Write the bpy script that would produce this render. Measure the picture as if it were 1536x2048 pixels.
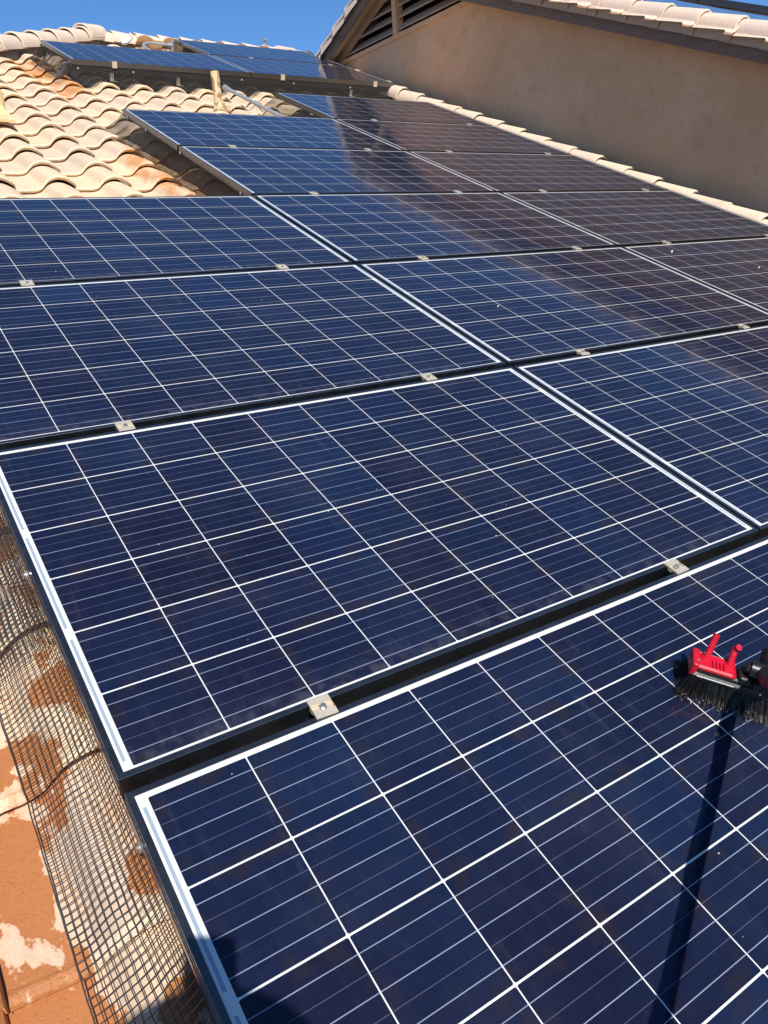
import bpy, math, random
from mathutils import Matrix, Vector, noise
random.seed(7)
for o in list(bpy.data.objects): bpy.data.objects.remove(o)
S = bpy.context.scene
COL = S.collection
T = math.radians(21.5)                      # pitch of the roof
MR = Matrix.Rotation(T, 3, 'X')             # roof frame (u right, v up the slope, w off the roof) -> world
def W(u, v, w): return MR @ Vector((u, v, w))
def R_of(p): return MR.transposed() @ Vector(p)

# ------------------------------------------------------------------ camera
CAMP = Vector((-0.2152, -0.7030, 1.0509))
RR = ((0.83154, -0.53771, 0.13928), (-0.21638, -0.54453, -0.81035), (0.51158, 0.64370, -0.56915))
cam = bpy.data.cameras.new('camera'); co = bpy.data.objects.new('camera', cam); COL.objects.link(co)
r_, d_, f_ = [MR @ Vector(a) for a in RR]
m = Matrix((r_, -d_, -f_)).transposed().to_4x4(); m.translation = W(*CAMP)
co.matrix_world = m
cam.sensor_fit = 'VERTICAL'; cam.sensor_height = 24.0; cam.sensor_width = 18.0
cam.lens = 24.0 * 1569.5 / 2048; cam.shift_x = 7.8 / 2048; cam.shift_y = -1.6 / 2048
cam.clip_start = 0.02; cam.clip_end = 2000
S.camera = co
S.render.resolution_x = 768; S.render.resolution_y = 1024

# ------------------------------------------------------------------ sky and sun
SUN = (MR @ Vector((-0.195, -0.385, 0.903))).normalized()
wd = bpy.data.worlds.new('World'); S.world = wd; wd.use_nodes = True
nt = wd.node_tree; nt.nodes.clear()
sky = nt.nodes.new('ShaderNodeTexSky'); sky.sky_type = 'NISHITA'; sky.sun_disc = False
sky.sun_elevation = math.asin(SUN.z); sky.sun_rotation = math.atan2(SUN.x, SUN.y)
sky.altitude = 2500; sky.air_density = 1.0; sky.dust_density = 0.0; sky.ozone_density = 6.0
bg = nt.nodes.new('ShaderNodeBackground'); bg.inputs[1].default_value = 0.098
wo = nt.nodes.new('ShaderNodeOutputWorld')
tn = nt.nodes.new('ShaderNodeMix'); tn.data_type = 'RGBA'; tn.blend_type = 'MULTIPLY'; tn.inputs[0].default_value = 1.0
tn.inputs[7].default_value = (.69, .94, 1.07, 1); nt.links.new(sky.outputs[0], tn.inputs[6]); nt.links.new(tn.outputs[2], bg.inputs[0]); nt.links.new(bg.outputs[0], wo.inputs[0])
sl = bpy.data.lights.new('sun', 'SUN'); sl.energy = 4.4; sl.angle = math.radians(0.5); sl.color = (1.0, 0.95, 0.87)
so = bpy.data.objects.new('sun', sl); COL.objects.link(so)
so.rotation_euler = SUN.to_track_quat('Z', 'Y').to_euler(); so.location = (0, -5, 20)
S.view_settings.view_transform = 'Standard'; S.view_settings.look = 'None'
S.view_settings.exposure = 0.50; S.view_settings.gamma = 1.0

# ------------------------------------------------------------------ node helpers
class X:
    """tiny expression builder over Math nodes"""
    def __init__(s, nt, sock): s.nt = nt; s.s = sock
    def op(s, kind, *a, clamp=False):
        n = s.nt.nodes.new('ShaderNodeMath'); n.operation = kind; n.use_clamp = clamp
        for i, q in enumerate((s,) + a):
            if isinstance(q, X): s.nt.links.new(q.s, n.inputs[i])
            else: n.inputs[i].default_value = q
        return X(s.nt, n.outputs[0])
    def __add__(s, o): return s.op('ADD', o)
    def __sub__(s, o): return s.op('SUBTRACT', o)
    def __mul__(s, o): return s.op('MULTIPLY', o)
    def __truediv__(s, o): return s.op('DIVIDE', o)
    def abs(s): return s.op('ABSOLUTE')
    def fract(s): return s.op('FRACT')
    def floor(s): return s.op('FLOOR')
    def mod(s, o): return s.op('FLOORED_MODULO', o)
    def gt(s, o): return s.op('GREATER_THAN', o)
    def lt(s, o): return s.op('LESS_THAN', o)
    def mx(s, o): return s.op('MAXIMUM', o)
    def mn(s, o): return s.op('MINIMUM', o)
    def ss(s, a, b):
        n = s.nt.nodes.new('ShaderNodeMapRange'); n.interpolation_type = 'SMOOTHSTEP'
        s.nt.links.new(s.s, n.inputs[0]); n.inputs[1].default_value = a; n.inputs[2].default_value = b
        return X(s.nt, n.outputs[0])
class Mat:
    def __init__(s, name, rough=0.6, col=(.5, .5, .5), metal=0.0, spec=0.5):
        s.m = bpy.data.materials.new(name); s.m.use_nodes = True; s.nt = s.m.node_tree
        s.b = s.nt.nodes['Principled BSDF']; s.b.inputs['Roughness'].default_value = rough
        s.b.inputs['Base Color'].default_value = (*col, 1); s.b.inputs['Metallic'].default_value = metal
        s.b.inputs['Specular IOR Level'].default_value = spec
        s.tc = None
    def co(s, kind='Object'):
        if not s.tc: s.tc = s.nt.nodes.new('ShaderNodeTexCoord')
        return s.tc.outputs[kind]
    def xyz(s):
        n = s.nt.nodes.new('ShaderNodeSeparateXYZ'); s.nt.links.new(s.co(), n.inputs[0])
        return [X(s.nt, n.outputs[i]) for i in range(3)]
    def vec(s, *a):
        n = s.nt.nodes.new('ShaderNodeCombineXYZ')
        for i, q in enumerate(a):
            if isinstance(q, X): s.nt.links.new(q.s, n.inputs[i])
            else: n.inputs[i].default_value = q
        return n.outputs[0]
    def mapped(s, scale, loc=(0, 0, 0)):
        n = s.nt.nodes.new('ShaderNodeMapping'); n.inputs['Scale'].default_value = scale; n.inputs['Location'].default_value = loc
        s.nt.links.new(s.co(), n.inputs[0]); return n.outputs[0]
    def noise(s, scale, detail=3, vec=None, rough=0.55, dist=0.0):
        n = s.nt.nodes.new('ShaderNodeTexNoise'); n.inputs['Scale'].default_value = scale
        n.inputs['Detail'].default_value = detail; n.inputs['Roughness'].default_value = rough; n.inputs['Distortion'].default_value = dist
        s.nt.links.new(vec or s.co(), n.inputs['Vector']); return X(s.nt, n.outputs['Fac'])
    def white(s, vec):
        n = s.nt.nodes.new('ShaderNodeTexWhiteNoise'); s.nt.links.new(vec, n.inputs['Vector']); return X(s.nt, n.outputs['Value'])
    def attr(s, name):
        n = s.nt.nodes.new('ShaderNodeAttribute'); n.attribute_name = name; return X(s.nt, n.outputs['Fac'])
    def rnd(s):
        n = s.nt.nodes.new('ShaderNodeObjectInfo'); return X(s.nt, n.outputs['Random'])
    def mix(s, fac, a, b, blend='MIX'):
        n = s.nt.nodes.new('ShaderNodeMix'); n.data_type = 'RGBA'; n.blend_type = blend
        for q, i in ((fac, 0), (a, 6), (b, 7)):
            if isinstance(q, X): s.nt.links.new(q.s, n.inputs[i])
            elif hasattr(q, 'links'): s.nt.links.new(q, n.inputs[i])
            elif isinstance(q, tuple): n.inputs[i].default_value = (*q, 1)
            else: n.inputs[i].default_value = q
        return n.outputs[2]
    def set(s, name, q):
        if isinstance(q, X): q = q.s
        if hasattr(q, 'links'): s.nt.links.new(q, s.b.inputs[name])
        else: s.b.inputs[name].default_value = q
    def bump(s, h, strength=0.3, dist=0.005, to='Normal'):
        n = s.nt.nodes.new('ShaderNodeBump'); n.inputs['Strength'].default_value = strength; n.inputs['Distance'].default_value = dist
        s.nt.links.new(h.s, n.inputs['Height']); s.nt.links.new(n.outputs[0], s.b.inputs[to]); return n

# ------------------------------------------------------------------ materials
CP = 0.159                                   # cell pitch
def make_laminate():
    M = Mat('solar_laminate', 0.45)
    x, y, z = M.xyz(); y = y * -1.0
    rnd = M.rnd()
    cx = x / CP; cy = y / CP
    fx = cx.fract(); fy = cy.fract(); ix = cx.floor(); iy = cy.floor()
    ax = (fx - .5).abs(); ay = (fy - .5).abs()
    inside = x.gt(0) * x.lt(1.59) * y.gt(0) * y.lt(.954)
    cell = inside * ax.lt(.4935) * ay.lt(.4905) * (ax + ay).lt(.972)
    # per cell tone and crystal grain
    wn = M.white(M.vec(ix, iy, rnd * 37.0))
    wn2 = M.white(M.vec(iy + 11.0, ix + 5.0, rnd * 53.0))
    v = M.nt.nodes.new('ShaderNodeTexVoronoi'); v.inputs['Scale'].default_value = 1.0
    M.nt.links.new(M.mapped((34, 70, 1)), v.inputs['Vector'])
    sep = M.nt.nodes.new('ShaderNodeSeparateColor'); M.nt.links.new(v.outputs['Color'], sep.inputs[0])
    grain = X(M.nt, sep.outputs[0])
    big = M.noise(2.2, 3)
    tone = wn * .75 + grain * .42 + big * .7 - .35
    c = M.mix(tone, (.0026, .0032, .0115), (.0048, .0090, .033))
    c = M.mix(wn2 * .55, c, (.0058, .0052, .020))
    blu = M.noise(1.3, 2, M.mapped((1, 1, 1), (7, 3, 1))).ss(.45, .72) * wn
    c = M.mix(blu * .8, c, (.0030, .0140, .046))
    # brown anti-reflection rims inside each cell
    edge = ax.mx(ay)
    rim = edge.ss(.30, .43) * (M.noise(16, 4).ss(.46, .66))
    c = M.mix(rim * .5, c, (.020, .012, .010))
    # silver fingers running up the slope, a hair apart
    fin = (x / .0019).fract().lt(.17)
    c = M.mix(fin * .42, c, (.032, .040, .078))
    # five bus bars per cell, alternately bright and dull
    k5 = fy * 6.0 + .5
    near = (k5.fract() - .5).abs() + (ay.gt(.45))
    odd = (k5.floor() + 1.0).mod(2.0)
    wob = M.noise(9, 2, M.mapped((1, 40, 1)))
    bright = near.lt(.026) * (odd.lt(.5))
    dim = near.lt(.018) * (odd.gt(.5))
    c = M.mix(bright * (wob * .5 + .45), c, (.29, .34, .46))
    c = M.mix(dim * .55, c, (.11, .12, .20))
    sheet = M.mix(M.noise(7, 3) * .35, (.64, .64, .62), (.52, .54, .54))
    inrow = inside
    bus_gap = inrow * near.lt(.022) * ay.lt(.4905)
    sheet = M.mix(bus_gap * .75, sheet, (.42, .46, .50))
    # ribbons in the end margins: joined pairs of cell rows
    def ribbon(xa, shift):
        g = (cy + shift) / 2.0
        ff = (g.fract() - .5).abs()
        return (x - xa).abs().lt(.0027) * ff.lt(.452) * y.gt(.013) * y.lt(.941)
    rib = ribbon(-.0085, 0.0).mx(ribbon(1.5985, 1.0))
    sheet = M.mix(rib, sheet, (.27, .33, .39))
    c = M.mix(cell, sheet, c)
    # dusty film
    dust = M.noise(3.1, 5, M.mapped((1, 1.6, 1), (4, 2, 0)), .65).ss(.42, .8)
    streak = M.noise(5.0, 4, M.mapped((14, .8, 1))).ss(.5, .85)
    low = ay * 0.0 + (y.ss(.90, .955)) * M.noise(30, 4).ss(.40, .7)
    smear = M.noise(4.0, 5, M.mapped((5, 1.2, 1), (2, 9, 0)), .7, 1.5).ss(.55, .8)
    c = M.mix((dust * .014 + streak * .012 + low * .06 + smear * .026), c, (.50, .49, .50))
    M.set('Base Color', c)
    M.set('Specular IOR Level', .05)
    M.set('Roughness', .42)
    M.b.inputs['Coat Weight'].default_value = 1.0; M.b.inputs['Coat IOR'].default_value = 1.42
    M.set('Coat Roughness', (dust * .08 + .06))
    wav = M.noise(5.5, 2) + M.noise(700, 2) * .05
    M.bump(wav, .35, .0012, 'Coat Normal')
    return M.m
def plain(name, col, rough=.6, metal=0.0, var=.25, scale=20, bump=0.0, spec=.5, bs=120, bd=.002):
    M = Mat(name, rough, col, metal, spec)
    n = M.noise(scale, 5, rough=.65)
    d = tuple(q * (1 - var) for q in col); h = tuple(min(1, q * (1 + var)) for q in col)
    M.set('Base Color', M.mix(n.ss(.3, .7), d, h))
    if bump: M.bump(M.noise(bs, 4), bump, bd)
    return M.m
LAM = make_laminate()
FRAME = plain('black_anodised', (.008, .009, .011), .34, 0, .5, 22, .12, 1.0)
_b = FRAME.node_tree.nodes['Principled BSDF']; _b.inputs['Coat Weight'].default_value = 1; _b.inputs['Coat IOR'].default_value = 1.6; _b.inputs['Coat Roughness'].default_value = .25
RAIL = plain('dark_rail', (.008, .008, .009), .4, 0, .3, 20)
CLAMP = plain('weathered_aluminium', (.66, .58, .45), .36, .45, .06, 90, .08, .5, 300, .0006)
STEEL = plain('bolt_steel', (.62, .61, .60), .25, .85, .1, 40)
WIRE = plain('black_coated_wire', (.030, .026, .022), .42, 0, .2, 60, 0, .9)
GALV = plain('galvanised_conduit', (.33, .35, .36), .42, .25, .15, 25, .1)
def make_tile(name, dryA, dryB, stain=True):
    M = Mat(name, .85, spec=.25)
    tint = M.attr('tint'); st = M.attr('stain'); wet = M.attr('wet'); end = M.attr('edge')
    n1 = M.noise(5, 5, rough=.6); n2 = M.noise(70, 4, rough=.7); n3 = M.noise(260, 3, rough=.7)
    c = M.mix((tint * .75 + n1 * .35), dryA, dryB)
    c = M.mix(n2.ss(.42, .75) * .45, c, (.38, .26, .17))
    c = M.mix(M.noise(2.3, 5, None, .7).ss(.48, .75) * .40, c, (.46, .36, .28))
    c = M.mix(M.noise(14, 5, M.mapped((1, .35, 1)), .7).ss(.55, .75) * .35, c, (.50, .31, .14))
    c = M.mix(n3.ss(.60, .72) * .30, c, (.20, .14, .10))
    c = M.mix(end * .5, c, (.70, .60, .42))
    c = M.mix(end * M.noise(190, 3, rough=.8).ss(.52, .66) * .65, c, (.22, .16, .10))
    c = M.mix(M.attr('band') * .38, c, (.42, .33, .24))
    if stain:
        patch = (st * .8 + M.noise(9, 4, M.mapped((1.6, .45, 1)), .6) * 1.3 - .65).ss(.52, .95)
        c = M.mix(patch * (n2 * .7 + .45), c, (.50, .185, .03))
        wn = (wet * .50 + M.noise(7.0, 5, M.mapped((1.3, .8, .4), (.3, 2.1, 0)), .58, .25) * 1.0 + M.noise(34, 4, None, .65) * .16 - .085)
        wm = wn.ss(.985, 1.010) * wet.gt(.02)
        halo = wn.ss(.90, 1.0) * wet.gt(.02)
        c = M.mix(halo * .22, c, (.50, .26, .10))
        wc = M.mix(n2 * .7 + n1 * .3, (.31, .095, .024), (.47, .175, .050))
        wc = M.mix(n3.ss(.50, .72) * .6, wc, (.20, .065, .02))
        c = M.mix(wm * .93, c, wc)
        M.set('Roughness', (wm * -.42 + .88))
        M.set('Specular IOR Level', .35)
    M.set('Base Color', c)
    M.bump((n2 * .5 + n3 * .5 + end * M.noise(120, 4) * 2.5), .55, .0035)
    return M.m
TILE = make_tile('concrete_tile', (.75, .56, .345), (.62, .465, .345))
CAPT = make_tile('ridge_tile', (.72, .57, .43), (.64, .50, .40), False)
RAKET = make_tile('rake_tile', (.70, .53, .41), (.62, .50, .41), False)
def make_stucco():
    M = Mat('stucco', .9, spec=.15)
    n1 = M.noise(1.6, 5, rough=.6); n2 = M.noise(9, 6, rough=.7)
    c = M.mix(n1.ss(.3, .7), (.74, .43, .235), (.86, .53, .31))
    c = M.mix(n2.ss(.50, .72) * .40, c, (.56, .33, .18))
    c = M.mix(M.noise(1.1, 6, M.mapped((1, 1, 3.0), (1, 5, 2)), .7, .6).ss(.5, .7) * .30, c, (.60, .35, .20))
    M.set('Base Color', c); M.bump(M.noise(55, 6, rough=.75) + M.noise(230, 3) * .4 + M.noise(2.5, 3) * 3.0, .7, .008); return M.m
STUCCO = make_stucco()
def make_wood(name, a, b):
    M = Mat(name, .7, spec=.25)
    g = M.noise(6, 5, M.mapped((1, 1.2, 22)), .65); n = M.noise(3, 3)
    c = M.mix(g.ss(.3, .7), a, b); c = M.mix(n.ss(.55, .8) * .3, c, tuple(q * .6 for q in a))
    M.set('Base Color', c); M.bump(g, .5, .004); return M.m
FASCIA = make_wood('brown_painted_fascia', (.20, .135, .10), (.29, .20, .155))
SLAT = make_wood('brown_slat', (.44, .30, .22), (.54, .38, .28))
TRIM = make_wood('tan_painted_trim', (.42, .28, .17), (.50, .35, .22))
MORT = plain('mortar', (.20, .165, .13), .95, 0, .25, 30, .3)
GROUND = plain('dry_gravel', (.32, .26, .20), .95, 0, .25, 2, .3)

# ------------------------------------------------------------------ mesh helpers
class MB:
    def __init__(s): s.v = []; s.f = []; s.mi = []; s.at = {}
    def add(s, vs, fs, mi=0):
        b = len(s.v); s.v += [Vector(q) for q in vs]; s.f += [tuple(b + i for i in f) for f in fs]; s.mi += [mi] * len(fs)
    def box(s, a, b, mi=0, fr=None):
        vs = [Vector((x, y, z)) for x in (a[0], b[0]) for y in (a[1], b[1]) for z in (a[2], b[2])]
        if fr: vs = [fr @ q for q in vs]
        s.add(vs, [(0, 1, 3, 2), (4, 6, 7, 5), (0, 4, 5, 1), (2, 3, 7, 6), (0, 2, 6, 4), (1, 5, 7, 3)], mi)
    def tube(s, pts, r, n=8, cap=True, mi=0, closed=False):
        pts = [Vector(p) for p in pts]; rr = r if isinstance(r, (list, tuple)) else [r] * len(pts)
        rings = []; up = Vector((0, 0, 1)); prev = None
        for i, p in enumerate(pts):
            t = (pts[min(i + 1, len(pts) - 1)] - pts[max(i - 1, 0)]).normalized()
            if prev is None:
                a = t.cross(up);
                if a.length < .1: a = t.cross(Vector((1, 0, 0)))
                a.normalize()
            else: a = (prev - t * prev.dot(t)).normalized()
            prev = a; b = t.cross(a)
            rings.append([p + (a * math.cos(2 * math.pi * k / n) + b * math.sin(2 * math.pi * k / n)) * rr[i] for k in range(n)])
        vs = [q for g in rings for q in g]; fs = []
        for i in range(len(pts) - 1):
            for k in range(n): fs.append((i * n + k, i * n + (k + 1) % n, (i + 1) * n + (k + 1) % n, (i + 1) * n + k))
        if cap: fs.append(tuple(range(n))[::-1]); fs.append(tuple((len(pts) - 1) * n + k for k in range(n)))
        s.add(vs, fs, mi)
    def grid(s, rows, mi=0, attrs=None):
        h = len(rows); w = len(rows[0])
        s.add([q for r in rows for q in r], [(i * w + j, i * w + j + 1, (i + 1) * w + j + 1, (i + 1) * w + j) for i in range(h - 1) for j in range(w - 1)], mi)
    def build(s, name, mat, parent=None, origin=(0, 0, 0), smooth=False, angle=None):
        o_ = Vector(origin); me = bpy.data.meshes.new(name)
        me.from_pydata([tuple(q - o_) for q in s.v], [], s.f)
        for q in (mat if isinstance(mat, (list, tuple)) else [mat]): me.materials.append(q)
        if any(s.mi): me.polygons.foreach_set('material_index', s.mi)
        for k, vals in s.at.items():
            a = me.attributes.new(k, 'FLOAT', 'POINT'); a.data.foreach_set('value', vals)
        if smooth: me.polygons.foreach_set('use_smooth', [True] * len(me.polygons))
        me.update()
        if smooth and angle: me.set_sharp_from_angle(angle=math.radians(angle))
        ob = bpy.data.objects.new(name, me); COL.objects.link(ob)
        if parent is not None: ob.parent = parent
        return ob
def tag(o, label=None, cat=None, group=None, kind=None):
    if label: o['label'] = label
    if cat: o['category'] = cat
    if group: o['group'] = group
    if kind: o['kind'] = kind
    return o
def onroof(o, u, v, w):
    o.location = W(u, v, w); o.rotation_euler = (T, 0, 0); return o
def thing(name, label, cat, base=(0, 0, 0), group=None, roof=True):
    o = bpy.data.objects.new(name, None); COL.objects.link(o); o.empty_display_size = .1
    if roof: onroof(o, *base)
    else: o.location = base
    return tag(o, label, cat, group)
def copy_thing(o):
    c = o.copy(); COL.objects.link(c)
    for ch in list(o.children):
        d = ch.copy(); COL.objects.link(d); d.parent = c
        for g in list(ch.children):
            e = g.copy(); COL.objects.link(e); e.parent = d
    return c

# ------------------------------------------------------------------ roof tiles
PITCH = .30; EXPO = .331
def prof(s):
    """height of the S profile; s is 0 on the crest, +-.5 in the pan"""
    s = (s + .5) % 1.0 - .5
    pts = [(-.5, -.066), (-.42, -.066), (-.34, -.061), (-.30, -.055), (-.24, -.034), (-.19, -.019), (-.12, -.0065), (-.05, -.0008), (0, 0), (.08, -.003), (.16, -.012), (.23, -.025), (.285, -.037), (.2851, -.050), (.36, -.061), (.43, -.065), (.5, -.066)]
    for (a, p), (b, q) in zip(pts, pts[1:]):
        if s <= b:
            t = (s - a) / (b - a); t = t * t * (3 - 2 * t) if b - a > .07 else t
            return p + (q - p) * t
    return -.066
def crest_w(v): return -.093 - .005 * v
def tile_w(u, v):
    s = (u - .275) / PITCH
    f = ((v - 3.845) / EXPO) % 1.0
    return crest_w(v) + prof(s) - .020 * f
def tile_field(name, parent, u0, u1, v0, v1, keep=None, cw=crest_w, origin_s=.275, nose0=3.845, fine=True, mat=None, stainfn=None, wetfn=None):
    mb = MB(); tint = []; st = []; wt = []; ed = []; bd = []
    k0 = math.floor((v0 - nose0) / EXPO); k1 = math.ceil((v1 - nose0) / EXPO)
    c0 = math.floor((u0 - origin_s) / PITCH); c1 = math.ceil((u1 - origin_s) / PITCH)
    SS = [-.73, -.64, -.5, -.42, -.36, -.32, -.29, -.26, -.23, -.19, -.14, -.09, -.04, 0, .05, .10, .15, .19, 0.23, .26, .285, .297] if fine else [-.73, -.5, -.36, -.29, -.22, -.12, 0, .12, .22, .285]
    for k in range(k0, k1):
        for c in range(c0, c1 + 1):
            vn = nose0 + k * EXPO; uc = origin_s + c * PITCH
            if keep and not keep(uc, vn + .15): continue
            rt = random.random(); jit = random.uniform(-.008, .008); ju = random.uniform(-.005, .005); jw = random.uniform(-.003, .0035)
            skew = random.uniform(-.03, .03)
            rows = []; vals = []
            # t: 0 nose .. ; list of (dv, extra height, edge flag, crest taper)
            T_ = [(.060, -.020, 0, 'u'), (.013, -.0245, .0, 'u'), (-.001, -.0115, .55, 't'), (.002, -.006, 1, 't'), (.008, -.0016, 1, 't'), (.016, .0004, .8, 't'), (.022, .0004, 0, 't'), (.05, 0, 0, 't'), (.15, 0, 0, 't'), (.26, 0, 0, 't'), (EXPO + .035, 0, 0, 't')]
            if not fine: T_ = [(.0, -.015, .6, 'u'), (.0, .0, 1, 't'), (.17, 0, 0, 't'), (EXPO + .03, 0, 0, 't')]
            for dv, dh, e, kind in T_:
                row = []
                for s in SS:
                    u = uc + s * PITCH + ju
                    if dv < .03 and fine:
                        n_ = noise.noise((u * 60, vn * 9, c)) ; rv = n_ * .0045 * e; rh = noise.noise((u * 90, k * 7.1, 3)) * .0022 * e
                    else: rv = rh = 0
                    if s < -.5: hh = prof(-.49) if s < -.5 else prof(s)
                    else: hh = prof(s)
                    if s == .285: hh = -.037
                    if s > .29: hh = -.064
                    lift = .026 * (1 - dv / EXPO) if dv < EXPO else -.004
                    arch = 1.0 - .14 * max(0, dv / EXPO)
                    bow = -.004 * ((s + .19) / .45) ** 2 if dv < .03 else 0
                    v = vn + dv + jit + rv + skew * s * (1 if dv < .1 else 0)
                    w = cw(v) + (hh + .066) * arch - .066 + lift - .021 + .0205 * 0 + dh + rh + jw + .018
                    row.append((u, v, w - .018 + .0))
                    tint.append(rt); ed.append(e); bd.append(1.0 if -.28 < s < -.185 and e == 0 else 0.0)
                    st.append(stainfn(u, v) if stainfn else 0.0); wt.append(wetfn(u, v) if wetfn else 0.0)
                rows.append(row)
            mb.grid(rows)
    mb.at = {'tint': tint, 'edge': ed, 'stain': st, 'wet': wt, 'band': bd}
    return mb.build(name, mat or TILE, parent, smooth=True, angle=38)
VR, WR = 9.66, -.12                                   # ridge line of the main roof
PEAKU = 2.82
def hip_u(v): return PEAKU - .93 * (VR - v)
def sm(a, b, x):
    t = max(0, min(1, (x - a) / (b - a))); return t * t * (3 - 2 * t)
def stainfn(u, v):
    a = sm(1.22, 1.45, u) * (1 - sm(1.70, 1.9, u)) * sm(3.0, 3.2, v) * (1 - sm(4.5, 5.0, v))
    b = sm(1.25, 1.55, u) * (1 - sm(1.85, 2.1, u)) * sm(6.2, 6.6, v) * (1 - sm(8.0, 8.4, v))
    c = sm(1.9, 2.2, u) * sm(6.2, 6.45, v) * (1 - sm(6.8, 7.0, v)) * .55
    d = .55 * (1 - sm(.35, .7, u)) * (1 - sm(1.5, 2.6, v))
    return max(a, b, c, d)
def wetfn(u, v): return (1 - sm(-.02, .25, u)) * (1 - sm(.75, 1.3, v))
roof = thing('tiled_roof', 'cream and orange concrete S tile roof carrying the solar panels', 'roof')
roof['label'] = 'sloping roof of cream S shaped concrete tiles under the solar panels'
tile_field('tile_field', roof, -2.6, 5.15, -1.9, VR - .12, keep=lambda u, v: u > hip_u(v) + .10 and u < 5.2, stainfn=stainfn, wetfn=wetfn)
# roof deck under the tiles
mb = MB(); mb.add([(-8.0, -2.0, -.20), (5.3, -2.0, -.20), (5.3, VR, -.25), (PEAKU, VR, -.25)], [(0, 1, 2, 3)])
mb.add([(-8.0, -2.0, -.23), (5.3, -2.0, -.23), (5.3, VR, -.28), (PEAKU, VR, -.28)], [(3, 2, 1, 0)])
mb.build('roof_deck', FASCIA, roof)
# hip face and back face of the same roof
def face_frame(uphill):
    up = Vector(uphill).normalized(); v_ = (up * math.cos(T) + Vector((0, 0, 1)) * math.sin(T)); w_ = (-up * math.sin(T) + Vector((0, 0, 1)) * math.cos(T))
    return Matrix((v_.cross(w_), v_, w_)).transposed()
P0 = W(PEAKU, VR, 0)
MRT4 = MR.transposed().to_4x4()
def local_of(mat3, loc):               # matrix_local under the roof Empty (which sits at the world origin, rotated by T)
    m = mat3.to_4x4(); m.translation = loc; return MRT4 @ m
hf = tile_field('hip_tile_field', roof, -6.4, 6.4, -6.9, -.12, keep=lambda u, v: abs(u) < -v * .93 - .24, cw=lambda v: -.13, origin_s=.12, nose0=-.20, fine=False)
hf.matrix_local = local_of(face_frame((1, 0, 0)), P0)
bf = tile_field('back_tile_field', roof, -2.5, 2.6, -3.0, -.12, keep=lambda u, v: u < -v * .93 - .24, cw=lambda v: -.13, origin_s=.12, nose0=-.20, fine=False)
bf.matrix_local = local_of(face_frame((0, -1, 0)), P0)
def cap_tile(name, nose, d, up, L, r0, r1, parent, mat, n=14, arc=205, th=.013):
    """tapered barrel tile: nose end point, direction nose -> head, up"""
    d = Vector(d).normalized(); up = (Vector(up) - d * d.dot(Vector(up))).normalized(); side = d.cross(up)
    mb = MB(); rows = []; ed = []
    a0 = math.radians(-(arc - 180) / 2)
    j = random.uniform(-.01, .01); tn = random.random(); sk = random.uniform(-.01, .01)
    def ring(t, r, lift, e):
        row = []
        for k in range(n + 1):
            a = a0 + math.radians(arc) * k / n
            q = noise.noise((k * 1.7, t * 40, tn * 50)) * .0035 * e
            row.append(Vector(nose) + d * (t + q) + side * ((r + q) * math.cos(a) + j * t) + up * ((r + q) * math.sin(a) + lift)); ed.append(e)
        return row
    sq = .016
    for t, dr, e in ((.06, -th, 0), (0, -th, .7), (-.001, -th * .4, 1), (.004, 0, 1), (.018, .0005, .5), (.05, 0, 0), (.2, 0, 0), (L, 0, 0)):
        rows.append(ring(t, r0 + (r1 - r0) * t / L + dr, sq * (1 - t / L), e))
    mb.grid(rows); mb.at = {'tint': [tn] * len(mb.v), 'edge': ed, 'stain': [0.0] * len(mb.v), 'wet': [0.0] * len(mb.v)}
    return mb.build(name, mat, parent, smooth=True, angle=50)
hd = Vector((.93, 1, 0)).normalized()                 # hip line, uphill
k = 0; s_ = 0.0
while s_ < 8.6:
    p = Vector((PEAKU, VR, -.118)) - hd * (s_ + .36)
    cap_tile('hip_tile', p, hd, (-.36, 0, .93), .42, .122, .098, roof, CAPT); s_ += .335
cap_tile('hip_tile', Vector((PEAKU - .22, VR - .22, -.10)), hd, (-.36, 0, .93), .40, .128, .11, roof, CAPT)
u = PEAKU - .10
while u < 5.1:
    cap_tile('ridge_tile', (u, VR + .02, -.150), (1, 0, 0), (0, .36, .93), .36, .112, .092, roof, CAPT); u += .272
v = -1.7
while v < VR - .1:
    cap_tile('wall_edge_tile', (5.125 + random.uniform(-.014, .014), v + random.uniform(-.012, .012), -.090 + random.uniform(-.008, .006)), (0, 1, 0), (0, 0, 1), .40, .094, .080, roof, CAPT); v += .3145
mb = MB(); a = Vector((PEAKU, VR, 0)); b_ = a - hd * 8.8; sd = Vector((.73, -.68, 0)) * .09
mb.add([a - sd + Vector((0, 0, -.2)), a + sd + Vector((0, 0, -.2)), a + Vector((0, 0, -.05)), b_ - sd + Vector((0, 0, -.2)), b_ + sd + Vector((0, 0, -.2)), b_ + Vector((0, 0, -.05))], [(0, 3, 5, 2), (1, 2, 5, 4), (0, 1, 4, 3), (0, 2, 1), (3, 4, 5)])
mb.add([(PEAKU - .1, VR - .09, -.25), (PEAKU - .1, VR + .09, -.25), (PEAKU - .1, VR, -.10), (5.29, VR - .09, -.25), (5.29, VR + .09, -.25), (5.29, VR, -.10)], [(0, 3, 5, 2), (1, 2, 5, 4), (0, 1, 4, 3), (0, 2, 1), (3, 4, 5)])
mb.build('mortar_bed', MORT, roof)
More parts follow.
